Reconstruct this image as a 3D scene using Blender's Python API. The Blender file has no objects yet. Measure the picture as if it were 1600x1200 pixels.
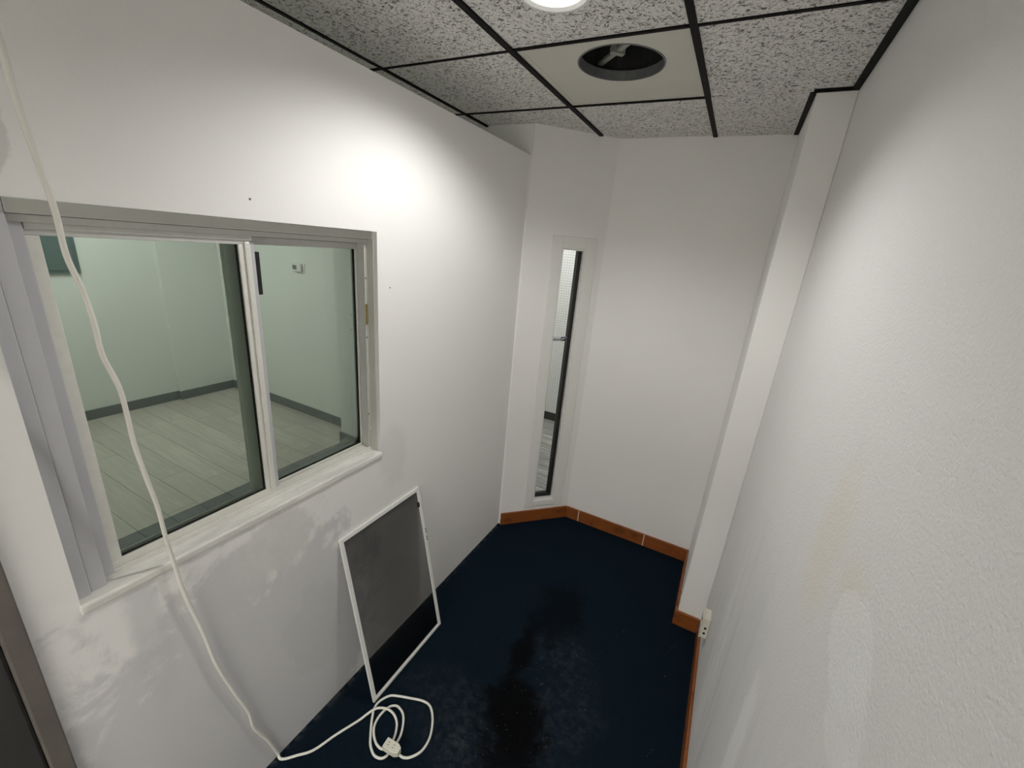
import bpy, bmesh, math, random
from mathutils import Vector, Matrix
random.seed(7)
scene = bpy.context.scene
col = scene.collection
PI = math.pi

# ------------------------------------------------------------------ camera
cam_d = bpy.data.cameras.new('camera')
cam_d.sensor_fit = 'HORIZONTAL'; cam_d.sensor_width = 36.0
cam_d.lens = 649.13 * 36.0 / 1600.0
cam_d.clip_start = 0.02
cam = bpy.data.objects.new('camera', cam_d); col.objects.link(cam)
CR = ((0.87935764, 0.4687682, 0.08358539), (-0.21779802, 0.23987508, 0.94605706), (-0.42343141, 0.85012724, -0.31303277))
CAM = Vector((1.49543, -1.53632, 1.99348))
m = Matrix.Identity(4)
for i in range(3):
    m[i][0] = CR[0][i]; m[i][1] = CR[1][i]; m[i][2] = -CR[2][i]; m[i][3] = CAM[i]
cam.matrix_world = m
scene.camera = cam

# ------------------------------------------------------------------ world / exposure
w = bpy.data.worlds.new('world'); scene.world = w; w.use_nodes = True
w.node_tree.nodes['Background'].inputs[0].default_value = (0.5, 0.5, 0.5, 1)
w.node_tree.nodes['Background'].inputs[1].default_value = 0.02
vs = scene.view_settings
vs.view_transform = 'Standard'; vs.look = 'None'; vs.gamma = 1.0; vs.use_curve_mapping = False
vs.exposure = 0.13
scene.cycles.max_bounces = 12; scene.cycles.diffuse_bounces = 7; scene.cycles.transparent_max_bounces = 16

P_DOWN, P_LOBBY_FILL, P_ADJ, P_HALL = 36.0, 52.0, 10.8, 12.0     # lamp powers (W); the lobby lamp is added fill
SPOT, BLEND = 147, .55
WARM = (1.0, 0.988, 0.96)

def area_light(name, loc, size, power, color=WARM, shape='DISK', spread=170, rot=(0, 0, 0), parent=None, sy=None):
    d = bpy.data.lights.new(name, 'AREA'); d.shape = shape; d.size = size
    if sy: d.size_y = sy
    d.energy = power; d.color = color; d.spread = math.radians(spread)
    o = bpy.data.objects.new(name, d); col.objects.link(o)
    o.location = loc; o.rotation_euler = rot
    if parent: o.parent = parent
    return o

# ------------------------------------------------------------------ dimensions (metres)
H = 2.657            # ceiling
XL = 0.298           # room face of the left partition
XR = 1.738           # right wall
YB = 1.225           # back wall
XC, YC = 1.606, 0.6315   # column in the right back corner
ZT = 2.498           # top of the left partition
YF = -2.75           # wall behind the camera
G = 0.61             # ceiling module
A = Vector((0.314, 0.838, 0)); TV = Vector((0.7030, 0.7112, 0)).normalized(); NV = Vector((TV.y, -TV.x, 0))
SL = (YB - A.y) / TV.y                 # length of the angled wall
XB = A.x + TV.x * SL
XW = 0.188           # other face of the partition

# ------------------------------------------------------------------ node helpers
class NT:
    def __init__(s, name):
        s.m = bpy.data.materials.new(name); s.m.use_nodes = True
        s.t = s.m.node_tree; s.n = s.t.nodes; s.b = s.n['Principled BSDF']; s.out = s.n['Material Output']
        s.co = s.n.new('ShaderNodeTexCoord')
    def put(s, sock, v):
        if hasattr(v, 'is_linked') or isinstance(v, bpy.types.NodeSocket): s.t.links.new(v, sock)
        else: sock.default_value = v
    def math(s, op, a, b=0.0, c=0.0):
        n = s.n.new('ShaderNodeMath'); n.operation = op
        s.put(n.inputs[0], a); s.put(n.inputs[1], b); s.put(n.inputs[2], c); return n.outputs[0]
    def xyz(s, sock):
        n = s.n.new('ShaderNodeSeparateXYZ'); s.put(n.inputs[0], sock); return n.outputs
    def mapping(s, sock, scale=(1, 1, 1), rot=(0, 0, 0), loc=(0, 0, 0)):
        n = s.n.new('ShaderNodeMapping'); s.put(n.inputs[0], sock)
        n.inputs['Scale'].default_value = scale; n.inputs['Rotation'].default_value = rot; n.inputs['Location'].default_value = loc
        return n.outputs[0]
    def noise(s, sock, scale, detail=2, rough=.5, dist=0.0):
        n = s.n.new('ShaderNodeTexNoise'); s.put(n.inputs['Vector'], sock)
        n.inputs['Scale'].default_value = scale; n.inputs['Detail'].default_value = detail
        n.inputs['Roughness'].default_value = rough; n.inputs['Distortion'].default_value = dist
        return n.outputs['Fac']
    def voro(s, sock, scale, feat='F1'):
        n = s.n.new('ShaderNodeTexVoronoi'); n.feature = feat; s.put(n.inputs['Vector'], sock); n.inputs['Scale'].default_value = scale
        return n.outputs[0]
    def ramp(s, fac, a, b, lo=0.0, hi=1.0):
        n = s.n.new('ShaderNodeMapRange'); n.interpolation_type = 'SMOOTHSTEP'
        s.put(n.inputs[0], fac); n.inputs[1].default_value = a; n.inputs[2].default_value = b
        n.inputs[3].default_value = lo; n.inputs[4].default_value = hi; return n.outputs[0]
    def mix(s, fac, a, b):
        n = s.n.new('ShaderNodeMix'); n.data_type = 'RGBA'
        s.put(n.inputs[0], fac)
        for k, v in ((6, a), (7, b)):
            if isinstance(v, tuple): n.inputs[k].default_value = (*v, 1) if len(v) == 3 else v
            else: s.t.links.new(v, n.inputs[k])
        return n.outputs[2]
    def bump(s, h, strength, dist):
        n = s.n.new('ShaderNodeBump'); s.put(n.inputs['Height'], h)
        n.inputs['Strength'].default_value = strength; n.inputs['Distance'].default_value = dist
        s.t.links.new(n.outputs[0], s.b.inputs['Normal'])
    def color(s, v):
        if isinstance(v, tuple): s.b.inputs['Base Color'].default_value = (*v, 1)
        else: s.t.links.new(v, s.b.inputs['Base Color'])
    def blob(s, pa, pb, ca, cb, ra, rb, wob, edge=.25):
        # an irregular patch: 1 inside an ellipse in two coordinates, its rim pulled about by noise
        da = s.math('DIVIDE', s.math('SUBTRACT', pa, ca), ra); db = s.math('DIVIDE', s.math('SUBTRACT', pb, cb), rb)
        r = s.math('SQRT', s.math('ADD', s.math('MULTIPLY', da, da), s.math('MULTIPLY', db, db)))
        r = s.math('ADD', r, wob)
        return s.ramp(r, 1.0 + edge, 1.0 - edge)
    def rough(s, r, spec=None):
        s.b.inputs['Roughness'].default_value = r
        if spec is not None: s.b.inputs['Specular IOR Level'].default_value = spec

def plain(name, c, r=.5, metal=0.0, vary=.06, scale=30, spec=None, bump=0.0):
    t = NT(name); o = t.co.outputs['Object']
    f = t.noise(o, scale, 4)
    lo = tuple(max(0, x * (1 - vary)) for x in c); hi = tuple(min(1, x * (1 + vary)) for x in c)
    t.color(t.mix(f, lo, hi)); t.rough(r, spec); t.b.inputs['Metallic'].default_value = metal
    if bump: t.bump(t.noise(o, scale * 6, 2), bump, .002)
    return t.m

M = {}
def wall_mat(name, base, patches=(), streak=None, bump=.18, peel=150, spec=.3, dots=()):
    """painted plaster: roller texture, faint tonal unevenness, skim-coat patches with their own outline"""
    t = NT(name); o = t.co.outputs['Object']; X, Y, Z = t.xyz(o)
    c = t.mix(t.noise(o, 2.2, 3), tuple(v * .965 for v in base), tuple(min(1, v * 1.02) for v in base))
    wob = t.math('MULTIPLY', t.math('SUBTRACT', t.noise(o, 5.0, 5, .65, .6), .5), 1.5)
    wob = t.math('ADD', wob, t.math('MULTIPLY', t.math('SUBTRACT', t.noise(o, 22.0, 4, .6, .4), .5), .45))
    ax = {'x': X, 'y': Y, 'z': Z}
    for (a, b, ca, cb, ra, rb, colr, op, edge) in patches:
        k = t.blob(ax[a], ax[b], ca, cb, ra, rb, wob, edge)
        c = t.mix(t.math('MULTIPLY', k, op), c, colr)
    for (a, b, ca, cb, r) in dots:
        k = t.blob(ax[a], ax[b], ca, cb, r, r, 0.0, .3); c = t.mix(k, c, (.12, .10, .08))
    if streak:
        sc, op, colr, (a, lo, hi) = streak
        k = t.ramp(t.noise(t.mapping(o, sc), 1.0, 5, .65), .5, .68)
        k = t.math('MULTIPLY', k, t.ramp(ax[a], lo, hi)); c = t.mix(t.math('MULTIPLY', k, op), c, colr)
    t.color(c); t.rough(.55, spec)
    t.bump(t.math('ADD', t.noise(o, peel, 3, .6), t.math('MULTIPLY', t.noise(o, 14, 3), .8)), bump, .0022)
    return t.m

WHITE = (.875, .867, .85)
GREY = (.62, .625, .635)
M['wall'] = wall_mat('wall_paint', WHITE)
M['wall_left'] = wall_mat('left_wall_paint', WHITE, patches=[
    ('y', 'z', -1.02, .30, .62, .68, (.67, .67, .675), 1.0, .14),     # large grey skim below the window
    ('y', 'z', -.72, .46, .13, .20, (.62, .625, .62), .65, .08),
    ('y', 'z', -1.20, .90, .045, .22, (.60, .605, .61), .6, .35),
    ('y', 'z', -1.05, .55, .05, .24, (.62, .62, .63), .5, .35),
    ('y', 'z', -.83, .95, .14, .12, (.70, .695, .67), .8, .12),
    ('y', 'z', -.27, 1.06, .10, .15, (.74, .735, .71), .5, .3),
    ('y', 'z', -1.27, 2.10, .045, .09, (.66, .66, .64), .8, .1)],
    bump=.16, dots=[('y', 'z', -.80, 2.055, .0032), ('y', 'z', -.28, 1.80, .003)])
M['wall_right'] = wall_mat('right_wall_paint', (.83, .822, .812), patches=[
    ('y', 'z', -.72, 1.56, .07, .13, (.82, .77, .66), .45, .5),
    ('y', 'z', -.86, 1.56, .05, .05, (.82, .77, .66), .45, .5),
    ('y', 'z', -.92, 1.51, .085, .07, (.91, .91, .905), .65, .10),
    ('y', 'z', -.99, 1.46, .06, .07, (.91, .91, .905), .55, .12),
    ('y', 'z', -1.05, 1.38, .04, .09, (.90, .90, .895), .6, .3),
    ('y', 'z', -.40, .85, .20, .35, (.72, .725, .73), .35, .4),
    ('y', 'z', -.62, .85, .05, .22, (.95, .95, .94), .7, .25),
    ('y', 'z', -.05, .45, .10, .45, (.93, .93, .925), .6, .4)],
    streak=((20, 20, 1.3), .8, (.70, .705, .72), ('z', 1.5, .6)), bump=.9, peel=190)
M['wall_adj'] = wall_mat('adjoining_wall_paint', (.78, .80, .77))
M['wall_hall'] = None
def hall_wall():
    t = NT('small_white_wall_tile'); o = t.co.outputs['Object']; X, Y, Z = t.xyz(o)
    def groove(v):
        f = t.math('FRACT', t.math('MULTIPLY', v, 1 / .028)); d = t.math('ABSOLUTE', t.math('SUBTRACT', f, .5)); return t.ramp(d, .36, .46)
    k = t.math('MAXIMUM', groove(X), groove(Z))
    t.color(t.mix(k, (.87, .875, .865), (.55, .56, .56))); t.rough(.35)
    t.bump(t.math('SUBTRACT', 1.0, k), .5, .003)
    return t.m
M['wall_hall'] = hall_wall()

def carpet():
    t = NT('navy_carpet'); o = t.co.outputs['Object']; X, Y, Z = t.xyz(o)
    c = t.mix(t.noise(o, 60, 6, .75), (.0022, .0070, .0130), (.0085, .0200, .034))
    c = t.mix(t.math('MULTIPLY', t.noise(o, 3.5, 3), .6), c, (.0035, .009, .014))
    wob = t.math('MULTIPLY', t.math('SUBTRACT', t.noise(o, 7.5, 6, .7, .8), .5), 2.2)
    wob2 = t.math('MULTIPLY', t.math('SUBTRACT', t.noise(o, 3.5, 5, .7, .4), .5), 2.4)
    grit = t.ramp(t.noise(o, 26, 8, .8), .40, .78)
    for (x, y, rx, ry) in ((.78, -.42, .22, .16), (1.22, -.20, .14, .22), (1.02, -.55, .22, .12), (1.10, .10, .16, .12)):
        c = t.mix(t.math('MULTIPLY', t.math('MULTIPLY', t.blob(X, Y, x, y, rx, ry, wob2, .6), grit), .50), c, (.070, .070, .068))
    for (x, y, rx, ry, op) in ((1.02, -.30, .14, .15, .97), (.93, .0, .055, .13, .9), (1.0, .32, .15, .22, .55), (1.12, -.5, .12, .16, .9)):
        c = t.mix(t.math('MULTIPLY', t.blob(X, Y, x, y, rx, ry, wob, .35), op), c, (.0022, .0024, .0028))
    # dusty line where the carpet was cut along the partition
    k = t.math('MULTIPLY', t.ramp(X, XL + .035, XL + .004), t.ramp(t.noise(o, 40, 4), .42, .62))
    c = t.mix(t.math('MULTIPLY', k, .5), c, (.09, .09, .085))
    sp = t.ramp(t.voro(o, 26), .055, .03); c = t.mix(t.math('MULTIPLY', sp, t.ramp(t.noise(o, 9, 2), .56, .66)), c, (.12, .12, .11))
    t.color(c); t.rough(.97, .08)
    t.bump(t.noise(o, 380, 2), .7, .004)
    return t.m
M['carpet'] = carpet()

def tile_mat():
    t = NT('fissured_ceiling_tile'); o = t.co.outputs['Object']
    wv = t.mapping(o, (1, 1, 1))
    n1 = t.noise(wv, 88, 4, .62, .8); n2 = t.noise(t.mapping(o, (1, 1.4, 1), (0, 0, .6)), 170, 3, .6, 1.2)
    pit = t.math('MAXIMUM', t.ramp(n1, .45, .36), t.ramp(n2, .41, .33))
    c = t.mix(t.noise(o, 16, 3), (.80, .79, .76), (.93, .92, .89))
    c = t.mix(pit, c, (.23, .215, .19))
    t.color(c); t.rough(.95, .1); t.bump(t.math('SUBTRACT', t.math('MULTIPLY', n1, .4), pit), .9, .006)
    return t.m
M['tile'] = tile_mat()
M['black_tee'] = plain('black_grid_metal', (.006, .0055, .005), .7, vary=.2, spec=.2)
M['plenum'] = plain('dark_plenum', (.05, .05, .05), .9)
M['vent_panel'] = plain('vent_panel_paint', (.62, .605, .54), .55, vary=.05, scale=8)
M['galv'] = plain('galvanised_duct', (.20, .205, .21), .55, metal=.5, vary=.25, scale=25)
M['galv_dark'] = plain('dark_duct_lining', (.022, .022, .022), .9, vary=.3)
M['damper'] = plain('damper_bar_metal', (.34, .34, .30), .5, metal=.2)
M['trim_white'] = plain('white_lamp_trim', (.82, .82, .80), .4)
M['alu'] = plain('window_aluminium', (.60, .60, .57), .42, metal=.15, vary=.08, scale=60)
M['alu_light'] = plain('pale_window_aluminium', (.76, .75, .70), .4, metal=.1, vary=.08, scale=60)
M['reveal'] = plain('grey_green_reveal_paint', (.58, .585, .54), .6, vary=.06, scale=9)
M['board'] = plain('painted_filler_board', (.56, .56, .58), .6, vary=.08, scale=9, bump=.2)
M['dark_rubber'] = plain('black_weather_strip', (.006, .006, .006), .7)
M['brass'] = plain('worn_brass_latch', (.42, .30, .07), .35, metal=.8, vary=.2)
def sill_mat():
    t = NT('worn_plaster_sill'); o = t.co.outputs['Object']
    k = t.ramp(t.noise(t.mapping(o, (30, 5, 30)), 1, 5, .65), .42, .66)
    t.color(t.mix(k, (.70, .695, .65), (.86, .85, .81))); t.rough(.7); t.bump(t.noise(o, 60, 4), .5, .004); return t.m
M['sill'] = sill_mat()
M['casing'] = plain('painted_casing', (.80, .795, .765), .45, vary=.03, scale=12)
M['bronze'] = plain('dark_bronze_frame', (.014, .013, .011), .45, vary=.2)
def wood():
    t = NT('orange_brown_baseboard_wood'); o = t.co.outputs['Object']
    k = t.noise(t.mapping(o, (6, 6, 60)), 1.0, 5, .6, .5)
    c = t.mix(k, (.19, .050, .010), (.34, .105, .024)); c = t.mix(t.ramp(t.noise(o, 9, 4), .55, .75), c, (.13, .032, .008))
    t.color(c); t.rough(.42); return t.m
M['wood'] = wood()
M['caulk'] = plain('white_caulk', (.78, .77, .72), .6)
M['adj_base'] = plain('dark_grey_baseboard', (.15, .165, .165), .5)
def plank(name, a, b):
    t = NT(name); o = t.co.outputs['Object']; oi = t.n.new('ShaderNodeObjectInfo')
    k = t.noise(t.mapping(o, (1.6, 16, 1)), 1.5, 6, .62, .6)
    c = t.mix(t.ramp(k, .3, .7), a, b)
    t.color(t.mix(t.math('MULTIPLY', oi.outputs['Random'], .35), c, tuple(v * .72 for v in a))); t.rough(.42); return t.m
M['plank'] = plank('greige_floor_plank', (.47, .435, .385), (.56, .525, .475))
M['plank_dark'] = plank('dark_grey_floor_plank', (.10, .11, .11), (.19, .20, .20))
M['plank_hall'] = plank('weathered_grey_plank', (.20, .20, .19), (.58, .58, .56))
M['fill_lobby_floor'] = plain('pale_fill_lobby_tile', (.66, .64, .60), .5, vary=.05, scale=4)  # floor of the lobby added for fill light
M['panel'] = plain('teal_grey_panel_paint', (.10, .15, .145), .45)
M['plastic'] = plain('white_plastic', (.78, .78, .75), .35, vary=.02)
M['lcd'] = plain('grey_display', (.16, .17, .17), .3)
M['screen_frame'] = plain('white_screen_frame', (.80, .80, .78), .42, vary=.05, scale=50)
M['black'] = plain('black_plastic', (.01, .01, .01), .5)
M['cord'] = plain('white_cord_vinyl', (.80, .79, .72), .42, vary=.03)
M['socket'] = plain('cream_socket_block', (.74, .73, .62), .45, vary=.04)
M['door'] = plain('dark_grey_door', (.045, .044, .043), .6, vary=.15, scale=6, bump=.1)
M['jamb'] = plain('brown_grey_door_jamb', (.14, .125, .11), .6, vary=.25, scale=12, bump=.2)
M['ivory'] = plain('ivory_outlet', (.72, .70, .60), .4)
M['lint'] = plain('pale_lint', (.16, .16, .15), .9)
M['sticker'] = plain('pale_sticker', (.70, .72, .76), .5, vary=.02)
M['sticker_ink'] = plain('dark_navy_ink', (.012, .014, .03), .5)
M['sticker_text'] = plain('grey_ink', (.12, .13, .15), .5)

def glass(name, tint, refl=1.5):
    m = bpy.data.materials.new(name); m.use_nodes = True; t = m.node_tree; n = t.nodes; n.clear()
    out = n.new('ShaderNodeOutputMaterial'); mx = n.new('ShaderNodeMixShader'); tr = n.new('ShaderNodeBsdfTransparent'); gl = n.new('ShaderNodeBsdfGlossy'); fr = n.new('ShaderNodeFresnel')
    no = n.new('ShaderNodeTexNoise'); no.inputs['Scale'].default_value = 3; mr = n.new('ShaderNodeMapRange')
    mr.inputs[3].default_value = .005; mr.inputs[4].default_value = .012
    t.links.new(no.outputs['Fac'], mr.inputs[0]); t.links.new(mr.outputs[0], gl.inputs['Roughness'])
    tr.inputs[0].default_value = (*tint, 1); fr.inputs[0].default_value = refl
    t.links.new(fr.outputs[0], mx.inputs[0]); t.links.new(tr.outputs[0], mx.inputs[1]); t.links.new(gl.outputs[0], mx.inputs[2]); t.links.new(mx.outputs[0], out.inputs[0])
    return m
M['glass'] = glass('green_tinted_glass', (.82, .875, .835), 1.35)
M['glass_clear'] = glass('clear_glass', (.95, .96, .95), 1.35)
def mesh_mat():
    m = bpy.data.materials.new('charcoal_insect_mesh'); m.use_nodes = True; t = m.node_tree; n = t.nodes
    b = n['Principled BSDF']; b.inputs['Base Color'].default_value = (.008, .008, .0078, 1); b.inputs['Roughness'].default_value = .9; b.inputs['Specular IOR Level'].default_value = 0.0
    out = n['Material Output']; tr = n.new('ShaderNodeBsdfTransparent'); mx = n.new('ShaderNodeMixShader')
    no = n.new('ShaderNodeTexNoise'); no.inputs['Scale'].default_value = 5; mr = n.new('ShaderNodeMapRange')
    mr.inputs[3].default_value = .36; mr.inputs[4].default_value = .40
    t.links.new(no.outputs['Fac'], mr.inputs[0]); t.links.new(mr.outputs[0], mx.inputs[0])
    t.links.new(tr.outputs[0], mx.inputs[1]); t.links.new(b.outputs[0], mx.inputs[2]); t.links.new(mx.outputs[0], out.inputs[0])
    return m
M['mesh'] = mesh_mat()
def emit(name, c, s):
    m = bpy.data.materials.new(name); m.use_nodes = True; b = m.node_tree.nodes['Principled BSDF']
    b.inputs['Base Color'].default_value = (.8, .8, .8, 1); b.inputs['Emission Color'].default_value = (*c, 1); b.inputs['Emission Strength'].default_value = s
    return m
M['lens'] = emit('glowing_lamp_lens', (1, .97, .92), 6.0)

# ------------------------------------------------------------------ mesh helpers
class MB:
    def __init__(s): s.bm = bmesh.new()
    def hexa(s, pts):
        v = [s.bm.verts.new(p) for p in pts]
        for f in ((0, 3, 2, 1), (4, 5, 6, 7), (0, 1, 5, 4), (1, 2, 6, 5), (2, 3, 7, 6), (3, 0, 4, 7)): s.bm.faces.new([v[i] for i in f])
    def box(s, x0, x1, y0, y1, z0, z1):
        s.hexa([(x0, y0, z0), (x1, y0, z0), (x1, y1, z0), (x0, y1, z0), (x0, y0, z1), (x1, y0, z1), (x1, y1, z1), (x0, y1, z1)]); return s
    def abox(s, s0, s1, d0, d1, z0, z1):     # box in the angled wall's frame: s along it, d out into the room
        q = lambda a, d, z: tuple(A + TV * a + NV * d + Vector((0, 0, z)))
        s.hexa([q(s0, d1, z0), q(s1, d1, z0), q(s1, d0, z0), q(s0, d0, z0), q(s0, d1, z1), q(s1, d1, z1), q(s1, d0, z1), q(s0, d0, z1)]); return s
    def prism(s, pts, z0, z1):
        a = [s.bm.verts.new((x, y, z0)) for x, y in pts]; b = [s.bm.verts.new((x, y, z1)) for x, y in pts]; n = len(pts)
        s.bm.faces.new(a[::-1]); s.bm.faces.new(b)
        for i in range(n): s.bm.faces.new((a[i], a[(i + 1) % n], b[(i + 1) % n], b[i]))
        return s
    def lathe(s, prof, c=(0, 0, 0), n=40, closed=False):
        rings = []
        for r, z in prof:
            rings.append([s.bm.verts.new((c[0] + r * math.cos(2 * PI * i / n), c[1] + r * math.sin(2 * PI * i / n), c[2] + z)) for i in range(n)])
        k = len(rings)
        for j in range(k if closed else k - 1):
            a, b = rings[j], rings[(j + 1) % k]
            for i in range(n): s.bm.faces.new((a[i], a[(i + 1) % n], b[(i + 1) % n], b[i]))
        if not closed:
            for r in (rings[0][::-1], rings[-1]): s.bm.faces.new(r)
        return s
    def tube(s, pts, r, n=8):
        pts = [Vector(p) for p in pts]; rings = []; up = Vector((0.3, .2, 1)).normalized()
        for i, p in enumerate(pts):
            d = (pts[min(i + 1, len(pts) - 1)] - pts[max(i - 1, 0)]).normalized()
            a = up - d * up.dot(d)
            if a.length < 1e-3: a = d.orthogonal()
            a.normalize(); b = d.cross(a); up = a
            rings.append([s.bm.verts.new(p + (a * math.cos(2 * PI * k / n) + b * math.sin(2 * PI * k / n)) * r) for k in range(n)])
        for a, b in zip(rings, rings[1:]):
            for k in range(n): s.bm.faces.new((a[k], a[(k + 1) % n], b[(k + 1) % n], b[k]))
        s.bm.faces.new(rings[0][::-1]); s.bm.faces.new(rings[-1]); return s
    def build(s, name, mat, parent=None, bevel=0.0, smooth=False, seg=2):
        bmesh.ops.recalc_face_normals(s.bm, faces=s.bm.faces)
        me = bpy.data.meshes.new(name); s.bm.to_mesh(me); s.bm.free()
        me.materials.append(M[mat])
        if smooth:
            for f in me.polygons: f.use_smooth = True
        o = bpy.data.objects.new(name, me); col.objects.link(o)
        if parent: o.parent = parent; o.matrix_parent_inverse = parent.matrix_world.inverted() if parent.type != 'EMPTY' else Matrix.Translation(-parent.location)
        if bevel:
            b = o.modifiers.new('bevel', 'BEVEL'); b.width = bevel; b.segments = seg; b.limit_method = 'ANGLE'
        return o

def empty(name, loc=(0, 0, 0)):
    o = bpy.data.objects.new(name, None); col.objects.link(o); o.location = loc; o.empty_display_size = .05; return o
def tag(o, label, cat=None, kind=None, group=None):
    o['label'] = label
    if cat: o['category'] = cat
    if kind: o['kind'] = kind
    if group: o['group'] = group
    return o
def st(o, label, cat): return tag(o, label, cat, 'structure')
def catmull(pts, n=6):
    pts = [Vector(p) for p in pts]; out = []
    for i in range(len(pts) - 1):
        p0, p1, p2, p3 = pts[max(i - 1, 0)], pts[i], pts[i + 1], pts[min(i + 2, len(pts) - 1)]
        for k in range(n):
            t = k / n
            out.append(.5 * ((2 * p1) + (p2 - p0) * t + (2 * p0 - 5 * p1 + 4 * p2 - p3) * t * t + (3 * p1 - p0 - 3 * p2 + p3) * t ** 3))
    out.append(pts[-1]); return out

# ------------------------------------------------------------------ room shell
st(MB().prism([(XL - .05, YF), (XR + .05, YF), (XR + .05, YB + .05), (XB, YB + .05), (A.x - .03, A.y + .02), (XL - .05, .83)], -.06, 0).build('floor', 'carpet'),
   'worn navy blue carpet with black stains and pale dust', 'floor')

WY0, WY1, WZ0, WZ1 = -1.305, -.345, 1.100, 2.003      # opening in the partition
DY0 = -1.392                                          # dark door begins here
wl = MB()
wl.box(XW, XL, DY0, .842, 0, WZ0); wl.box(XW, XL, DY0, .842, WZ1, ZT)
wl.box(XW, XL, DY0, WY0, WZ0, WZ1); wl.box(XW, XL, WY1, .842, WZ0, WZ1)
wl.box(XW, XL, YF, DY0, 2.10, ZT); wl.box(XW, XL, YF, -2.36, 0, 2.10)
bmesh.ops.remove_doubles(wl.bm, verts=wl.bm.verts, dist=1e-5)
st(wl.build('wall_left', 'wall_left'), 'white partition wall with the sliding window, grey skim patches low down', 'wall')
st(MB().box(XB - .02, XC + .01, YB, YB + .10, 0, H + .2).build('wall_back', 'wall'), 'plain white back wall between the slim window and the column', 'wall')
st(MB().box(XR, XR + .10, YF, YB + .1, 0, H + .2).build('wall_right', 'wall_right'), 'long white textured right-hand wall with scuffs and stains', 'wall')
st(MB().box(XC, XR, YC, YB, 0, H + .2).build('wall_column', 'wall', bevel=.004), 'square white column boxed out in the far right corner', 'column')
wf = MB(); wf.box(XW - .3, .50, YF - .1, YF, 0, H + .2); wf.box(.50, 1.70, YF - .1, YF, 2.15, H + .2); wf.box(1.70, XR + .1, YF - .1, YF, 0, H + .2)
st(wf.build('wall_front', 'wall'), 'white wall behind the viewer with a doorway added to let in fill light', 'wall')  # doorway added so the lobby light reaches the room
# added lobby, unseen: its light through the doorway supplies the general brightness
LY = -5.6
st(MB().box(-.8, 3.0, LY, YF, -.06, -.001).build('floor_fill_lobby', 'fill_lobby_floor'), 'pale tiled floor of the fill-light lobby added behind the viewer', 'floor')
st(MB().box(-.9, -.8, LY, YF, 0, H + .2).build('wall_fill_lobby_left', 'wall'), 'white side wall of the fill-light lobby added behind the viewer, beside the door', 'wall')
st(MB().box(3.0, 3.1, LY, YF, 0, H + .2).build('wall_fill_lobby_right', 'wall'), 'white side wall of the fill-light lobby added behind the viewer, away from the door', 'wall')
st(MB().box(-.9, 3.1, LY - .1, LY, 0, H + .2).build('wall_fill_lobby_back', 'wall'), 'white end wall of the fill-light lobby added behind the viewer', 'wall')
st(MB().box(XR + .1, 3.0, YF - .1, YF, 0, H + .2).build('wall_fill_lobby_front', 'wall'), 'white wall of the added fill-light lobby, right of the doorway behind the viewer', 'wall')
st(MB().box(-.8, XW - .3, YF - .1, YF, 0, H + .2).build('wall_fill_lobby_corner', 'wall'), 'white wall of the added fill-light lobby, left of the doorway behind the viewer', 'wall')
st(MB().box(-.9, 3.1, LY - .1, YF - .1, H + .2, H + .24).build('ceiling_fill_lobby', 'wall'), 'white ceiling of the fill-light lobby added behind the viewer', 'ceiling')

# angled wall with the slim window
S0, S1, SZ0, SZ1 = .250, .412, .178, 2.012
wa = MB()
wa.abox(0, S0, -.07, 0, 0, H + .2); wa.abox(S1, SL + .01, -.07, 0, 0, H + .2); wa.abox(S0, S1, -.07, 0, 0, SZ0); wa.abox(S0, S1, -.07, 0, SZ1, H + .2)
st(wa.build('wall_corner', 'wall'), 'narrow white angled wall that holds the tall slim window', 'wall')
st(MB().box(-.12, A.x, .842, .95, 0, H + .2).build('wall_end', 'wall'), 'bit of white wall showing above the far end of the partition', 'wall')

# ------------------------------------------------------------------ baseboards
BH, BT = .098, .014
st(MB().abox(.0, SL - .004, .001, BT, .001, BH).build('baseboard_corner', 'wood', bevel=.003), 'short orange-brown wooden baseboard under the slim window', 'baseboard')
b = st(MB().box(XB + .006, XC - .001, YB - BT, YB - .001, .001, BH).build('baseboard_back', 'wood', bevel=.003), 'orange-brown wooden baseboard along the back wall', 'baseboard')
for x in (.80, 1.30): MB().box(x, x + .005, YB - BT - .0015, YB - BT + .002, .004, BH).build('caulk_joint', 'caulk', b)
bc = st(MB().box(XC - BT, XC - .001, YC + .0, YB - BT - .002, .001, BH).build('baseboard_column', 'wood', bevel=.003), 'orange-brown wooden baseboard around the foot of the column', 'baseboard')
MB().box(XC - BT, XR - BT - .002, YC - BT, YC - .001, .001, BH).build('return_board', 'wood', bc, bevel=.003)
st(MB().box(XR - BT, XR - .001, YF + .01, YC - .002, .001, BH).build('baseboard_right', 'wood', bevel=.003), 'orange-brown wooden baseboard along the right-hand wall', 'baseboard')

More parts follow.
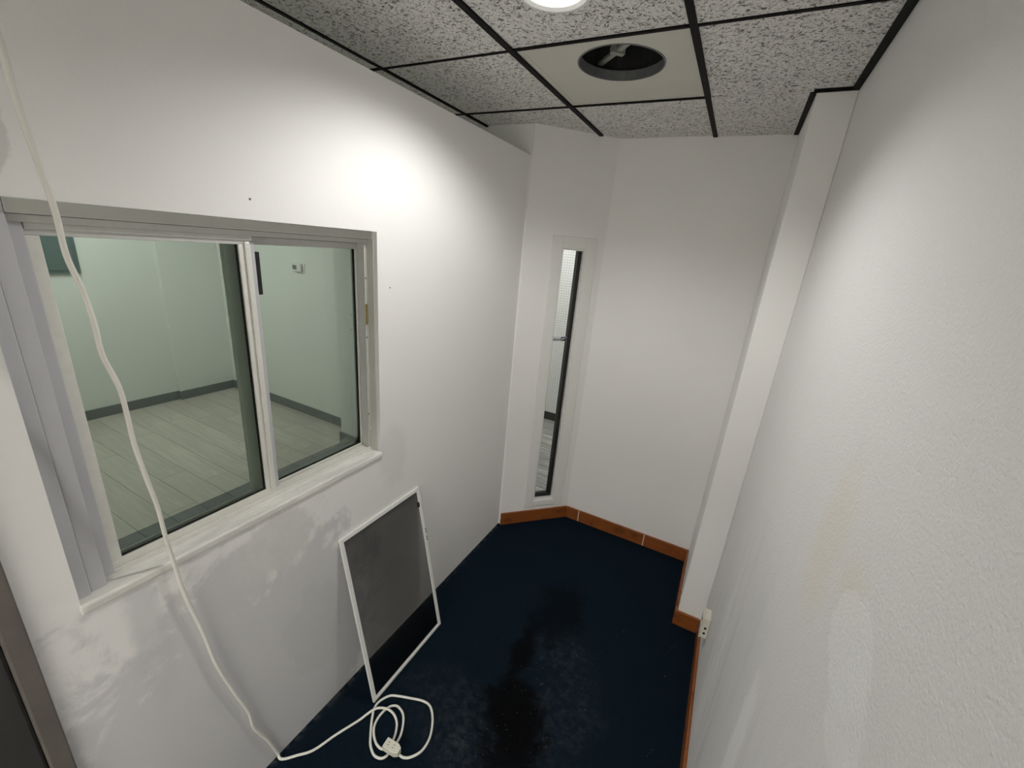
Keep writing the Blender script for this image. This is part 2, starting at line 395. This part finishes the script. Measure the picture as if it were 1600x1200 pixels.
# ------------------------------------------------------------------ ceiling: tiles and black grid
ceil = st(MB().box(-.85, XR + .1, YF - .1, YB + .1, H + .42, H + .46).build('ceiling', 'plenum'), 'suspended ceiling of fissured tiles in a black metal grid', 'ceiling')
g2 = .011
def clip_poly(poly, p, n):      # keep the side where (q-p).n >= 0
    out = []
    for i in range(len(poly)):
        a, b2 = Vector(poly[i]), Vector(poly[(i + 1) % len(poly)])
        da, db = (a - p).dot(n), (b2 - p).dot(n)
        if da >= 0: out.append(a)
        if (da >= 0) != (db >= 0): out.append(a + (b2 - a) * (da / (da - db)))
    return [(v.x, v.y) for v in out]
A2, N2 = Vector((A.x, A.y)), Vector((NV.x, NV.y))
LAMP = (.893, -.283)
def hole_tile(x0, x1, y0, y1, c, r, z0, z1, n=32):
    """rectangular slab with a round hole"""
    mb = MB(); bm = mb.bm; lo, hi, lo2, hi2 = [], [], [], []
    for i in range(n):
        a = 2 * PI * (i + .5) / n; d = Vector((math.cos(a), math.sin(a)))
        tx = ((x1 if d.x > 0 else x0) - c[0]) / d.x if abs(d.x) > 1e-9 else 1e9
        ty = ((y1 if d.y > 0 else y0) - c[1]) / d.y if abs(d.y) > 1e-9 else 1e9
        t = min(tx, ty)
        e = (c[0] + d.x * t, c[1] + d.y * t); q = (c[0] + d.x * r, c[1] + d.y * r)
        lo.append([bm.verts.new((*e, z0)), bm.verts.new((*q, z0))]); hi.append([bm.verts.new((*e, z1)), bm.verts.new((*q, z1))])
    corners = [(x0, y0), (x1, y0), (x1, y1), (x0, y1)]
    for i in range(n):
        j = (i + 1) % n
        # add the rectangle's corner where two rays land on different sides
        a, b2 = lo[i][0].co, lo[j][0].co; ex = None
        if abs(a.x - b2.x) > 1e-6 and abs(a.y - b2.y) > 1e-6:
            ex = min(corners, key=lambda k: (k[0] - (a.x + b2.x) / 2) ** 2 + (k[1] - (a.y + b2.y) / 2) ** 2)
        if ex:
            v0 = bm.verts.new((*ex, z0)); v1 = bm.verts.new((*ex, z1))
            bm.faces.new((lo[i][0], v0, lo[j][0], lo[j][1], lo[i][1])); bm.faces.new((hi[i][0], v1, hi[j][0], hi[j][1], hi[i][1]))
            bm.faces.new((lo[i][0], v0, v1, hi[i][0])); bm.faces.new((v0, lo[j][0], hi[j][0], v1))
        else:
            bm.faces.new((lo[i][0], lo[j][0], lo[j][1], lo[i][1])); bm.faces.new((hi[i][0], hi[j][0], hi[j][1], hi[i][1]))
            bm.faces.new((lo[i][0], lo[j][0], hi[j][0], hi[i][0]))
        bm.faces.new((lo[i][1], lo[j][1], hi[j][1], hi[i][1]))
    return mb

XS = [-.61, 0, G, 2 * G, XR]; YS = [YF, -2.44, -1.83, -1.22, -.61, 0, G, YB]
T0, T1 = H - .004, H + .014
for i in range(4):
    for j in range(7):
        x0, x1, y0, y1 = XS[i] + g2 * .8, XS[i + 1] - g2 * .8, YS[j] + g2 * .55, YS[j + 1] - g2 * .55
        if j == 6: y1 = YB - .001
        dz = random.uniform(-.002, .003)
        if i == 2 and j == 5: continue                        # the air vent panel
        if i == 3 and j == 6:
            poly = [(x0, G + .0015), (XC - .012, G + .0015), (XC - .012, YB - .001), (x0, YB - .001)]; dz = -.002
        elif i == 3 and j == 5:
            poly = [(x0, y0), (XR - .012, y0), (XR - .012, G - .003), (x0, G - .003)]; dz = .002
        else:
            if i == 3: x1 = XR - .012
            poly = [(x0, y0), (x1, y0), (x1, y1), (x0, y1)]
        if j == 6 and i == 0: poly = [(x, min(y, .841)) for x, y in poly]
        if j == 6 and i == 1:
            q = [(x0, y0), (x1, y0), (x1, y1), (x0, y1)]; q = clip_poly(q, A2, N2)
            poly = [q_ for q_ in q]
            poly = [(x0, y0), (x1, y0), (x1, A.y + (x1 - A.x) * TV.y / TV.x), (A.x, .841), (x0, .841)]
        hit = None
        for L in (LAMP,):
            if x0 < L[0] < x1 and y0 < L[1] < y1: hit = L
        if hit: hole_tile(x0, x1, y0, y1, hit, .088, T0 + dz, T1 + dz).build('ceiling_tile', 'tile', ceil)
        else: MB().prism(poly, T0 + dz, T1 + dz).build('ceiling_tile', 'tile', ceil)
# black T rails: long ones, then cross pieces between them
def rail(x0, x1, y0, y1, z=0.0):
    MB().box(x0, x1, y0, y1, H - .010 + z, H + .0 + z).build('grid_rail', 'black_tee', ceil)
rail(-g2 * .7, g2 * .7, YF, .841); rail(G - g2, G + g2, YF, A.y + (G - A.x) * TV.y / TV.x - .012); rail(2 * G - g2, 2 * G + g2, YF, YB - .001)
for j, y in enumerate(YS[1:-1]):
    for i in range(4):
        if i == 3 and y == G: continue
        x0 = XS[i] + g2; x1 = XS[i + 1] - g2 if i < 3 else XR - .012
        rail(x0, x1, y - g2 * .55, y + g2 * .55, .001)
rail(XR - .024, XR - .001, YF, YC - .001); rail(XC - .022, XC - .001, YC - .004, YB - .001); rail(XC - .001, XR - .024, YC - .012, YC - .001)

# ------------------------------------------------------------------ air vent panel with an open round collar
VC = (.951, .212); VR = .157
v = tag(empty('air_vent', (.915, .305, H)), 'square beige metal ceiling vent panel with an open round duct collar', 'vent')
hole_tile(G + .012, 2 * G - .012, .008, G - .008, VC, VR, H - .002, H + .004, 48).build('panel', 'vent_panel', v)
fl = MB()     # folded rim around the panel
for (a, b2, c, d) in ((G + .012, 2 * G - .012, .008, .030), (G + .012, 2 * G - .012, G - .030, G - .008), (G + .012, G + .034, .030, G - .030), (2 * G - .034, 2 * G - .012, .030, G - .030)): fl.box(a, b2, c, d, H - .0035, H - .002)
fl.build('rim', 'vent_panel', v, bevel=.001)
MB().lathe([(VR, -.004), (VR, .030), (VR - .005, .030), (VR - .005, -.004)], (*VC, H), 48, True).build('collar', 'galv', v, smooth=False)
MB().lathe([(VR + .032, .030), (VR + .032, .36), (VR + .026, .36), (VR + .026, .030)], (*VC, H), 48, True).build('duct', 'galv_dark', v)
MB().lathe([(VR + .031, .36), (VR + .031, .365)], (*VC, H), 48).build('duct_end', 'galv_dark', v)
dm = MB(); ang = math.radians(-45); d = Vector((math.cos(ang), math.sin(ang), 0)); n_ = Vector((-d.y, d.x, 0)); c0 = Vector((.912, .258, H + .050))
def bar(mb, a, b2, wd, th):
    mb.hexa([tuple(a - n_ * wd), tuple(a + n_ * wd), tuple(b2 + n_ * wd), tuple(b2 - n_ * wd), tuple(a - n_ * wd + Vector((0, 0, th))), tuple(a + n_ * wd + Vector((0, 0, th))), tuple(b2 + n_ * wd + Vector((0, 0, th))), tuple(b2 - n_ * wd + Vector((0, 0, th)))])
bar(dm, c0 - d * .135, c0 + d * .150, .010, .010)
db_ = dm.build('damper_bar', 'damper', v)
hb = MB(); bar(hb, c0 + d * .0 + Vector((0, 0, -.006)), c0 + d * .022 + Vector((0, 0, -.006)), .026, .022); hb.build('hub', 'damper', db_)

# ------------------------------------------------------------------ recessed lamps
def downlight(x, y, label, power):
    t = tag(empty('recessed_light', (x, y, H)), label, 'ceiling light')
    MB().lathe([(.104, -.009), (.106, -.006), (.106, -.004), (.086, -.004), (.086, .03), (.083, .03), (.083, -.004), (.094, -.010)], (x, y, H), 48, True).build('trim_ring', 'trim_white', t, smooth=False)
    MB().lathe([(.0822, .004), (.0822, .007)], (x, y, H), 48).build('lens', 'lens', t)
    ld = bpy.data.lights.new('lamp_glow', 'SPOT'); ld.energy = power; ld.color = WARM; ld.spot_size = math.radians(SPOT); ld.spot_blend = BLEND; ld.shadow_soft_size = .045
    lo_ = bpy.data.objects.new('lamp_glow', ld); col.objects.link(lo_); lo_.parent = t; lo_.location = (0, 0, -.014)
downlight(*LAMP, 'bright round recessed ceiling light beside the vent panel', P_DOWN)

# ------------------------------------------------------------------ sliding window in the partition
W = st(empty('window_1', (XL, -.82, WZ0)), 'sliding aluminium window with green-tinted glass in the partition', 'window')
# plaster sill
sl = MB().box(.188, .306, WY0 - .004, WY1 + .006, WZ0 - .022, WZ0 + .006).build('sill', 'sill', W, bevel=.007, seg=3)
# filler boards of the left jamb and the head
MB().box(.20, .276, WY0 + .001, -1.2775, WZ0 + .006, WZ1 - .001).build('filler_board', 'board', W, bevel=.0015)
MB().box(.20, .270, -1.2765, -1.246, WZ0 + .006, WZ1 - .001).build('filler_board', 'board', W, bevel=.0015)
MB().box(.20, .272, -1.2455, WY1 - .001, WZ1 - .028, WZ1 - .001).build('head_board', 'reveal', W, bevel=.0015)
MB().box(.20, .282, WY1 - .004, WY1 - .001, WZ0 + .006, WZ1 - .029).build('side_board', 'reveal', W, bevel=.0015)
# outer aluminium frame: head and sill tracks, jambs
f = MB(); f.box(.170, .252, -1.2455, WY1 - .0045, WZ1 - .044, WZ1 - .029); f.box(.236, .247, -1.22, -.775, WZ1 - .056, WZ1 - .044); f.box(.170, .180, -1.2455, WY1 - .0045, WZ1 - .062, WZ1 - .044)
f.build('head_track', 'alu', W, bevel=.001)
f = MB(); f.box(.170, .250, -1.2455, WY1 - .0045, WZ0 + .006, WZ0 + .014)
for x in (.246, .213, .176): f.box(x - .003, x + .003, -1.2455, WY1 - .0045, WZ0 + .014, WZ0 + .020)
f.build('sill_track', 'alu_light', W, bevel=.0008)
MB().box(.185, .250, -1.2455, -1.223, WZ0 + .014, WZ1 - .044).build('jamb_channel', 'board', W, bevel=.001)
f = MB(); f.box(.170, .246, -.3545, -.3495, WZ0 + .014, WZ1 - .044); f.box(.238, .246, -.359, -.3545, WZ0 + .014, WZ1 - .044)
jr = f.build('jamb', 'alu', W, bevel=.001)
MB().box(.2462, .2502, -.3525, -.3498, WZ0 + .10, WZ1 - .06).build('bright_edge', 'alu_light', jr)
MB().box(.2462, .2522, -.3585, -.3527, 1.655, 1.735).build('latch', 'brass', jr, bevel=.001)
for z in (1.83, 1.60, 1.27): MB().box(.2462, .2475, -.3575, -.3540, z, z + .006).build('screw_hole', 'black', jr)
def sash(x0, x1, y0, y1, z0, z1, br, name, stiles):
    t = MB(); s_ = t.box(x0, x1, y0, y1, z0, z0 + br).build(name, 'alu_light', W, bevel=.0012)
    MB().box(x0, x1, y0, y1, z1 - .022, z1).build('top_rail', 'alu', s_, bevel=.0012)
    MB().box(x0, x1, y0, y0 + stiles[0], z0 + br, z1 - .022).build('stile', 'alu_light', s_, bevel=.0015)
    MB().box(x0, x1, y1 - stiles[1], y1, z0 + br, z1 - .022).build('stile', 'alu_light', s_, bevel=.0015)
    xm = (x0 + x1) / 2
    MB().box(xm - .0022, xm + .0022, y0 + stiles[0] - .004, y1 - stiles[1] + .004, z0 + br - .004, z1 - .018).build('pane', 'glass', s_)
    g = MB()      # black glazing gasket
    ya, yb_, za, zb = y0 + stiles[0], y1 - stiles[1], z0 + br, z1 - .022
    g.box(xm - .004, xm + .004, ya, yb_, za, za + .003); g.box(xm - .004, xm + .004, yb_ - .003, yb_, za + .003, zb)
    g.build('gasket', 'dark_rubber', s_)
    return s_
sf = sash(.222, .242, -1.222, -.778, WZ0 + .016, WZ1 - .046, .026, 'sash', (.022, .034))
MB().box(.242, .248, -.797, -.783, WZ0 + .04, WZ1 - .060).build('pull_ridge', 'alu_light', sf, bevel=.002)
sb = sash(.184, .204, -.832, -.3548, WZ0 + .0142, WZ1 - .046, .012, 'sash', (.036, .008))
MB().box(.208, .236, -.777, -.764, WZ0 + .03, WZ1 - .060).build('interlock', 'board', W, bevel=.0015)
MB().box(.208, .222, -.7635, -.743, 1.79, 1.915).build('black_seal', 'dark_rubber', W)

# ------------------------------------------------------------------ slim window in the angled wall
V = st(empty('window_2', tuple(A + TV * .33)), 'tall slim fixed window with dark bronze frame in the angled wall', 'window')
CT = .010
MB().abox(.180, S0, .0005, CT, .128, 2.082).build('casing_board', 'casing', V, bevel=.002)
MB().abox(S1, .488, .0005, CT, .128, 2.082).build('casing_board', 'casing', V, bevel=.002)
MB().abox(S0 + .0005, S1 - .0005, .0005, CT, SZ1, 2.082).build('casing_board', 'casing', V, bevel=.002)
MB().abox(S0 + .0005, S1 - .0005, .0005, CT + .004, .140, SZ0).build('casing_sill', 'casing', V, bevel=.002)
t = MB(); e = .010
t.abox(S0, S0 + e, -.026, -.001, SZ0, SZ1); t.abox(S1 - e, S1, -.026, -.001, SZ0, SZ1); t.abox(S0 + e, S1 - e, -.026, -.001, SZ0, SZ0 + .012); t.abox(S0 + e, S1 - e, -.026, -.001, SZ1 - e, SZ1)
t.build('glazing_stop', 'casing', V, bevel=.001)
MB().abox(S0 - .0, S0 + .012, -.065, -.027, SZ0, SZ1).build('frame_stile', 'bronze', V)
MB().abox(S1 - .034, S1 + .0, -.065, -.027, SZ0, SZ1).build('frame_stile', 'bronze', V)
MB().abox(S0 + .012, S1 - .034, -.065, -.027, SZ0, SZ0 + .036).build('frame_rail', 'bronze', V)
MB().abox(S0 + .012, S1 - .034, -.065, -.027, SZ1 - .006, SZ1).build('frame_rail', 'bronze', V)
MB().abox(S0 + .010, S1 - .032, -.047, -.043, SZ0 + .03, SZ1 - .004).build('pane', 'glass_clear', V)
sk = tag(empty('window_sticker', tuple(A + TV * .33 + NV * -.042 + Vector((0, 0, 1.42)))), 'small pale sticker with a dark emblem square stuck to the slim window', 'sticker')
SK0, SK1, SKZ = .262, .378, 1.438
MB().abox(SK0, SK1, -.0428, -.0424, SKZ - .030, SKZ + .002).build('backing', 'sticker', sk)
MB().abox(SK1 - .042, SK1 - .002, -.0424, -.0420, SKZ - .028, SKZ + .000).build('emblem_square', 'sticker_ink', sk)
q = lambda a, dd, z: tuple(A + TV * a + NV * dd + Vector((0, 0, z)))
mb = MB(); a0 = SK1 - .042; zz = SKZ - .028
for poly in ([(.004, .020), (.030, .021), (.037, .017), (.012, .014)], [(.004, .011), (.026, .013), (.018, .008), (.003, .006)]):
    vs_ = [mb.bm.verts.new(q(a0 + x, -.0418, zz + y)) for x, y in poly]; mb.bm.faces.new(vs_)
mb.build('emblem', 'sticker', sk)
tx = MB()
for k in range(11): 
    a_ = SK0 + .006 + k * .0068; tx.abox(a_, a_ + .0046, -.0424, -.0421, SKZ - .026, SKZ - .014)
tx.build('lettering', 'sticker_text', sk)

# ------------------------------------------------------------------ dark door at the near end of the partition
D = st(empty('door_1', (XL, -1.9, 0)), 'dark grey door with brown-grey jamb at the lower left', 'door')
MB().box(.170, .312, -1.428, DY0 - .001, 0.001, 2.099).build('jamb', 'jamb', D, bevel=.003)
MB().box(.170, .312, -2.359, -2.323, 0.001, 2.099).build('jamb', 'jamb', D, bevel=.003)
MB().box(.170, .312, -2.322, -1.429, 2.06, 2.099).build('head', 'jamb', D, bevel=.003)
lf = MB().box(.245, .285, -2.319, -1.432, .008, 2.056).build('leaf', 'door', D, bevel=.003)
MB().lathe([(.011, 0), (.011, .03), (.027, .035), (.03, .05), (.022, .062), (.001, .064)], (0, 0, 0), 24).build('knob', 'alu', lf, smooth=True).matrix_local = Matrix.Translation((.2855, -2.25, 1.0)) @ Matrix.Rotation(PI / 2, 4, 'Y')

# ------------------------------------------------------------------ adjoining room seen through the sliding window
AX0, AY1, ADJ_Y0 = -3.90, 1.31, -3.2
def planks(floor, mat, x0, x1, y0, y1, wd, ln):
    meshes = {}
    y = y0; r = 0
    while y < y1 - .01:
        w_ = min(wd, y1 - y); x = x0 - random.uniform(0, ln * .9)
        while x < x1 - .01:
            a_, b_ = max(x, x0), min(x + ln, x1)
            if b_ - a_ > .02:
                key = (round(b_ - a_, 3), round(w_, 3))
                if key not in meshes:
                    bm = MB().box(0, b_ - a_ - .0025, 0, w_ - .0025, 0, .006); me = bpy.data.meshes.new('plank'); bmesh.ops.recalc_face_normals(bm.bm, faces=bm.bm.faces); bm.bm.to_mesh(me); bm.bm.free(); me.materials.append(M[mat]); meshes[key] = me
                o = bpy.data.objects.new('plank', meshes[key]); col.objects.link(o); o.parent = floor; o.location = (a_, y, -.006)
            x += ln
        y += wd
fa = st(MB().box(AX0, -1.64, -1.7, AY1, -.05, -.0065).build('floor_adjoining', 'plenum'), 'pale greige plank floor of the room behind the sliding window', 'floor')
planks(fa, 'plank', AX0, -1.64, -1.7, AY1, .185, 1.22)
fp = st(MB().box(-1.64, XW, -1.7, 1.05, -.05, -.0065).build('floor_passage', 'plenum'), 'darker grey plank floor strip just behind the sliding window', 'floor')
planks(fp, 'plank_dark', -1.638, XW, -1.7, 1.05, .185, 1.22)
st(MB().box(AX0 - .1, AX0, -1.8, AY1 + .1, -.05, H).build('wall_adjoining_left', 'wall_adj'), 'far white wall of the adjoining room with a grey panel', 'wall')
st(MB().box(AX0, AX0 + .04, .72, AY1, 0, H).build('wall_adjoining_step', 'wall_adj'), 'shallow white wall step in the far corner of the adjoining room', 'wall')
st(MB().box(AX0, -1.62, AY1, AY1 + .1, -.05, H).build('wall_adjoining_back', 'wall_adj'), 'white wall of the adjoining room that carries the thermostat', 'wall')
pw = st(MB().box(-1.62, -.12, 1.05, 1.15, -.05, H).build('wall_adjoining_pier', 'wall_adj'), 'white wall pier with small marks at the right of the sliding window view', 'wall')
MB().box(-1.62, -1.52, 1.15, AY1 + .1, 0, H).build('pier_side', 'wall_adj', pw)
for (x, z) in ((-1.43, 1.30), (-1.405, 1.295), (-1.43, 1.17), (-1.40, 1.165)): MB().box(x, x + .009, 1.0485, 1.05, z, z + .010).build('anchor_hole', 'lcd', pw)
st(MB().box(AX0 - .1, XW, -1.8, -1.7, -.05, H).build('wall_adjoining_front', 'wall_adj'), 'white wall of the adjoining room outside the view', 'wall')
st(MB().box(-1.72, -1.62, -1.7, 1.05, 2.08, H).build('wall_spill_header', 'wall_adj'), 'unseen white header over the opening, added to limit light from the adjoining room', 'wall')  # unseen header, added so less adjoining-room light spills past it
st(MB().box(AX0, -.62, -1.7, AY1, H, H + .04).build('ceiling_adjoining', 'wall_adj'), 'plain ceiling of the adjoining room', 'ceiling')
BB = .10
st(MB().box(AX0 + .001, AX0 + .014, -1.7, .719, 0, BB).build('baseboard_adjoining_left', 'adj_base', bevel=.002), 'dark grey baseboard on the far wall of the adjoining room', 'baseboard')
o = st(MB().box(AX0 + .041, AX0 + .054, .707, AY1 - .001, 0, BB).build('baseboard_adjoining_step', 'adj_base', bevel=.002), 'dark grey baseboard on the wall step in the adjoining room', 'baseboard')
st(MB().box(AX0 + .055, -1.63, AY1 - .014, AY1 - .001, 0, BB).build('baseboard_adjoining_back', 'adj_base', bevel=.002), 'dark grey baseboard below the thermostat wall', 'baseboard')
st(MB().box(-1.634, -.13, 1.034, 1.049, 0, .125).build('baseboard_adjoining_pier', 'adj_base', bevel=.002), 'dark baseboard at the foot of the wall pier behind the glass', 'baseboard')
ep = tag(empty('electrical_panel', (AX0, 0, 1.42)), 'square teal-grey electrical panel on the far wall behind the glass', 'panel')
MB().box(AX0 + .001, AX0 + .03, -.12, .115, 1.425, 1.80).build('cover', 'panel', ep, bevel=.004)
pd = MB().box(AX0 + .03, AX0 + .036, -.095, .09, 1.45, 1.775).build('panel_door', 'panel', ep, bevel=.002)
MB().box(AX0 + .036, AX0 + .041, .06, .08, 1.58, 1.63).build('latch', 'lcd', pd, bevel=.002)
th = tag(empty('thermostat', (-2.43, AY1, 1.61)), 'small white thermostat on the wall behind the right glass pane', 'thermostat')
MB().box(-2.525, -2.345, AY1 - .006, AY1 - .001, 1.563, 1.662).build('wall_plate', 'plastic', th, bevel=.002)
tb = MB().box(-2.505, -2.375, AY1 - .030, AY1 - .0065, 1.572, 1.652).build('body', 'plastic', th, bevel=.006)
MB().box(-2.495, -2.435, AY1 - .0315, AY1 - .030, 1.592, 1.635).build('display', 'lcd', tb)

# ------------------------------------------------------------------ hall seen through the slim window
HX0, HX1, HY0, HY1 = -1.6, 1.9, 1.42, 2.96
fh = st(MB().prism([(HX0, HY0), (A.x + .02, HY0), (A.x - .06, A.y + .13), (A.x + .02, A.y + .09), (XB + .02, YB + .10), (HX1, YB + .10), (HX1, HY1), (HX0, HY1)], -.05, -.0065).build('floor_hall', 'plenum'), 'weathered grey plank floor seen through the slim window', 'floor')
planks(fh, 'plank_hall', HX0, .70, 1.34, HY1, .15, .92)
st(MB().box(HX0, HX1, HY1, HY1 + .1, -.05, H).build('wall_hall', 'wall_hall'), 'bright white finely gridded wall seen through the slim window', 'wall')
st(MB().box(HX0, HX1, HY1 - .014, HY1 - .001, 0, .10).build('baseboard_hall', 'bronze', bevel=.002), 'black baseboard of the hall seen through the slim window', 'baseboard')
st(MB().box(HX0 - .1, HX0, HY0, HY1 + .1, -.05, H).build('wall_hall_left', 'wall_adj'), 'white side wall of the hall outside the view', 'wall')
st(MB().box(HX1, HX1 + .1, YB, HY1 + .1, -.05, H).build('wall_hall_right', 'wall_adj'), 'white end wall of the hall outside the view', 'wall')
st(MB().box(HX0, HX1, YB + .1, HY1, H + .2, H + .24).build('ceiling_hall', 'wall_adj'), 'white ceiling of the hall outside the view', 'ceiling')

def ceiling_panel(name, x, y, z, sx, sy, label, power, color=(1, .99, .96)):
    t = tag(empty(name, (x, y, z)), label, 'ceiling light')
    MB().box(x - sx / 2 - .02, x + sx / 2 + .02, y - sy / 2 - .02, y + sy / 2 + .02, z - .02, z - .001).build('housing', 'trim_white', t, bevel=.003)
    MB().box(x - sx / 2, x + sx / 2, y - sy / 2, y + sy / 2, z - .024, z - .0205).build('diffuser', 'lens', t)
    area_light('panel_glow', (0, 0, -.026), sx, power, color, 'RECTANGLE', 175, parent=t, sy=sy)
ceiling_panel('unseen_panel_light', -2.8, -.2, H, 1.1, .55, 'flat ceiling panel light of the adjoining room, out of view', P_ADJ)
ceiling_panel('unseen_panel_light', 1.1, -4.2, H + .2, 1.8, 1.2, 'flat panel added as fill light in the lobby behind the viewer', P_LOBBY_FILL)  # added lamp, unseen: fills the room through the doorway
ceiling_panel('unseen_panel_light', -.2, 2.15, H + .2, 1.1, .5, 'flat ceiling panel light of the hall, out of view', P_HALL)

# ------------------------------------------------------------------ insect screen leaning on the partition
SW, SH = .488, .820
S = tag(empty('insect_screen', (.475, -.585, 0)), 'white-framed insect screen with charcoal mesh leaning under the window', 'window screen')
lean = math.asin((.475 - .306) / SH)
sm = Matrix.Translation((.475, -.585, .003)) @ Matrix.Rotation(-lean, 4, 'Y')    # local: y width, z height, x thickness
def spart(mb, name, mat, bevel=0.0, parent=None):
    bmesh.ops.transform(mb.bm, matrix=sm, verts=mb.bm.verts); return mb.build(name, mat, parent or S, bevel=bevel)
fw, ft = .018, .010
spart(MB().box(-ft, 0, 0, SW, 0, fw), 'bottom_rail', 'screen_frame', .0015)
spart(MB().box(-ft, 0, 0, SW, SH - fw, SH), 'top_rail', 'screen_frame', .0015)
spart(MB().box(-ft, 0, 0, fw, fw, SH - fw), 'side_rail', 'screen_frame', .0015)
rr = spart(MB().box(-ft, 0, SW - fw, SW, fw, SH - fw), 'side_rail', 'screen_frame', .0015)
spart(MB().box(-.0062, -.0050, fw - .002, SW - fw + .002, fw - .002, SH - fw + .002), 'mesh_panel', 'mesh')
spart(MB().box(-.004, .003, SW - fw - .012, SW - fw + .001, SH - .10, SH - .075), 'pull_tab', 'black', .001)
for z in (.52, .535, .565, .58): spart(MB().box(-.008, .0012, SW - .004, SW + .001, z, z + .008), 'frame_nick', 'black', 0, rr)
spart(MB().box(-.0, .0035, .006, SW - .006, .007, .011), 'spline', 'alu', .0005)

# ------------------------------------------------------------------ extension cord: hangs past the window, coils on the floor
def px(u, v_):       # direction of sight for a measured point
    a, b_ = (u - 800) / 649.13, -(v_ - 600) / 649.13
    return Vector([CR[0][i] * a + CR[1][i] * b_ + CR[2][i] for i in range(3)])
def at_x(u, v_, x): d_ = px(u, v_); return CAM + d_ * ((x - CAM.x) / d_.x)
def at_z(u, v_, z): d_ = px(u, v_); return CAM + d_ * ((z - CAM.z) / d_.z)
r = .0052
hang = [(0, 66), (20, 140), (50, 228), (78, 305), (90, 345), (104, 400), (128, 452), (147, 505), (160, 555), (186, 605), (199, 650), (210, 695), (229, 748), (246, 792), (259, 840), (272, 880), (289, 930), (318, 990), (338, 1038), (366, 1082), (388, 1112), (397, 1137), (420, 1158), (433, 1176)]
pts = []
for k, (u, v_) in enumerate(hang):
    s_ = k / (len(hang) - 1)
    x = .400 + (.316 - .400) * min(1, s_ / .66) if s_ < .66 else .316 + (.305 - .316) * (s_ - .66) / .34
    pts.append(at_x(u, v_, x))
top = pts[0]
pts = [Vector((top.x + .01, top.y - .03, H + .05)), Vector((top.x + .005, top.y - .02, (top.z + H) / 2 + .1))] + pts
zf = r + .002
flo = [(440, 1186, 0), (465, 1180, 0), (490, 1172, 0), (525, 1148, 0), (560, 1126, 0), (572, 1117, 1), (584.5, 1108.4, 2), (595, 1106, 1.5), (606.7, 1108.4, 2), (616, 1117, 1), (620, 1130, 0), (618, 1146, 0), (612.5, 1161.5, 0), (610, 1172, 0),
       (604, 1181, 0), (595, 1185, 0), (584.5, 1180, 0), (579, 1165, 0), (579, 1149, 0), (581, 1125, 0), (585, 1107, 0), (592.7, 1096, 0), (606.7, 1088, 0), (618, 1087, 0), (641.7, 1091, 0), (660, 1095, 0), (671, 1102, 0), (675.5, 1116, 0), (675, 1137, 0), (669.7, 1157, 0), (658, 1174, 0), (641.7, 1183, 0), (630, 1183.5, 0), (622, 1178, 1),
       (612, 1173, 2), (602, 1171, 1), (594, 1169, 0), (587, 1160, 0), (584, 1145, 0), (586, 1131, 0), (595, 1116, 0), (606.7, 1105.5, 0), (616, 1102.6, 0), (623, 1105, 0), (629.4, 1115, 0), (630, 1130, 0), (626, 1148.7, 0), (618, 1164, 1)]
fpts = [at_z(u, v_, zf + l * r * 1.05) for u, v_, l in flo]
E = tag(empty('extension_cord', tuple(fpts[-1])), 'white extension cord hanging past the window and coiled on the carpet', 'cord')
MB().tube(catmull(pts + fpts, 6), r, 8).build('cable', 'cord', E, smooth=True)
# three-way socket block
bc_ = at_z(613, 1172, .020); d1 = (at_z(622, 1178, .02) - at_z(603, 1166, .02)).normalized(); d2 = Vector((-d1.y, d1.x, 0))
bm_ = MB(); hw, hd = .036, .019
bm_.prism([(-hw, -hd), (hw * .55, -hd), (hw, -hd * .55), (hw, hd * .55), (hw * .55, hd), (-hw, hd)], -.014, .014)
fr_ = Matrix(((d1.x, d2.x, 0, bc_.x), (d1.y, d2.y, 0, bc_.y), (0, 0, 1, bc_.z + .013), (0, 0, 0, 1)))
bmesh.ops.transform(bm_.bm, matrix=fr_, verts=bm_.bm.verts)
sk_ = bm_.build('socket_block', 'socket', E, bevel=.003)
for k in (-.018, .006):
    for s2 in (-.005, .005):
        h = MB().box(k - .004, k + .004, s2 - .0009, s2 + .0009, .0138, .0144); bmesh.ops.transform(h.bm, matrix=fr_, verts=h.bm.verts); h.build('slot', 'black', sk_)

# ------------------------------------------------------------------ outlet box on the right wall, by the column
O = tag(empty('wall_outlet', (XR, .35, .275)), 'small ivory surface-mounted outlet box low on the right wall by the column', 'outlet')
MB().box(XR - .030, XR - .001, .312, .384, .277, .393).build('back_box', 'ivory', O, bevel=.003)
fp_ = MB().box(XR - .035, XR - .030, .308, .388, .273, .397).build('face_plate', 'ivory', O, bevel=.002)
for z in (.292, .342):
    s_ = MB().box(XR - .037, XR - .035, .326, .370, z, z + .036).build('socket', 'ivory', fp_, bevel=.0006)
    for y in (.337, .354): MB().box(XR - .0376, XR - .037, y, y + .006, z + .009, z + .027).build('slot', 'black', s_)
for z in (.300, .330): MB().box(XR - .021, XR - .011, .3112, .312, z, z + .012).build('knockout_hole', 'black', O)

# ------------------------------------------------------------------ lint and crumbs on the carpet
mb = MB(); rng = random.Random(3)
for k in range(110):
    if k < 60: x, y = rng.gauss(1.02, .16), rng.gauss(-.3, .25)
    else: x, y = rng.uniform(.76, 1.65), rng.uniform(-.9, 1.1)
    if x < .76 or x > 1.70 or y > 1.15 or (x > 1.58 and y > .58) or (x - A.x) * NV.x + (y - A.y) * NV.y < .05: continue
    sz = rng.uniform(.0005, .0013); a_ = rng.uniform(0, PI); dx, dy = math.cos(a_) * sz * rng.uniform(1, 2.2), math.sin(a_) * sz
    mb.prism([(x - dx, y - dy), (x + dy, y - dx), (x + dx, y + dy), (x - dy, y + dx)], .0005, .0025)
tag(mb.build('carpet_lint', 'lint'), 'pale crumbs and lint scattered over the navy carpet', 'lint', 'stuff')
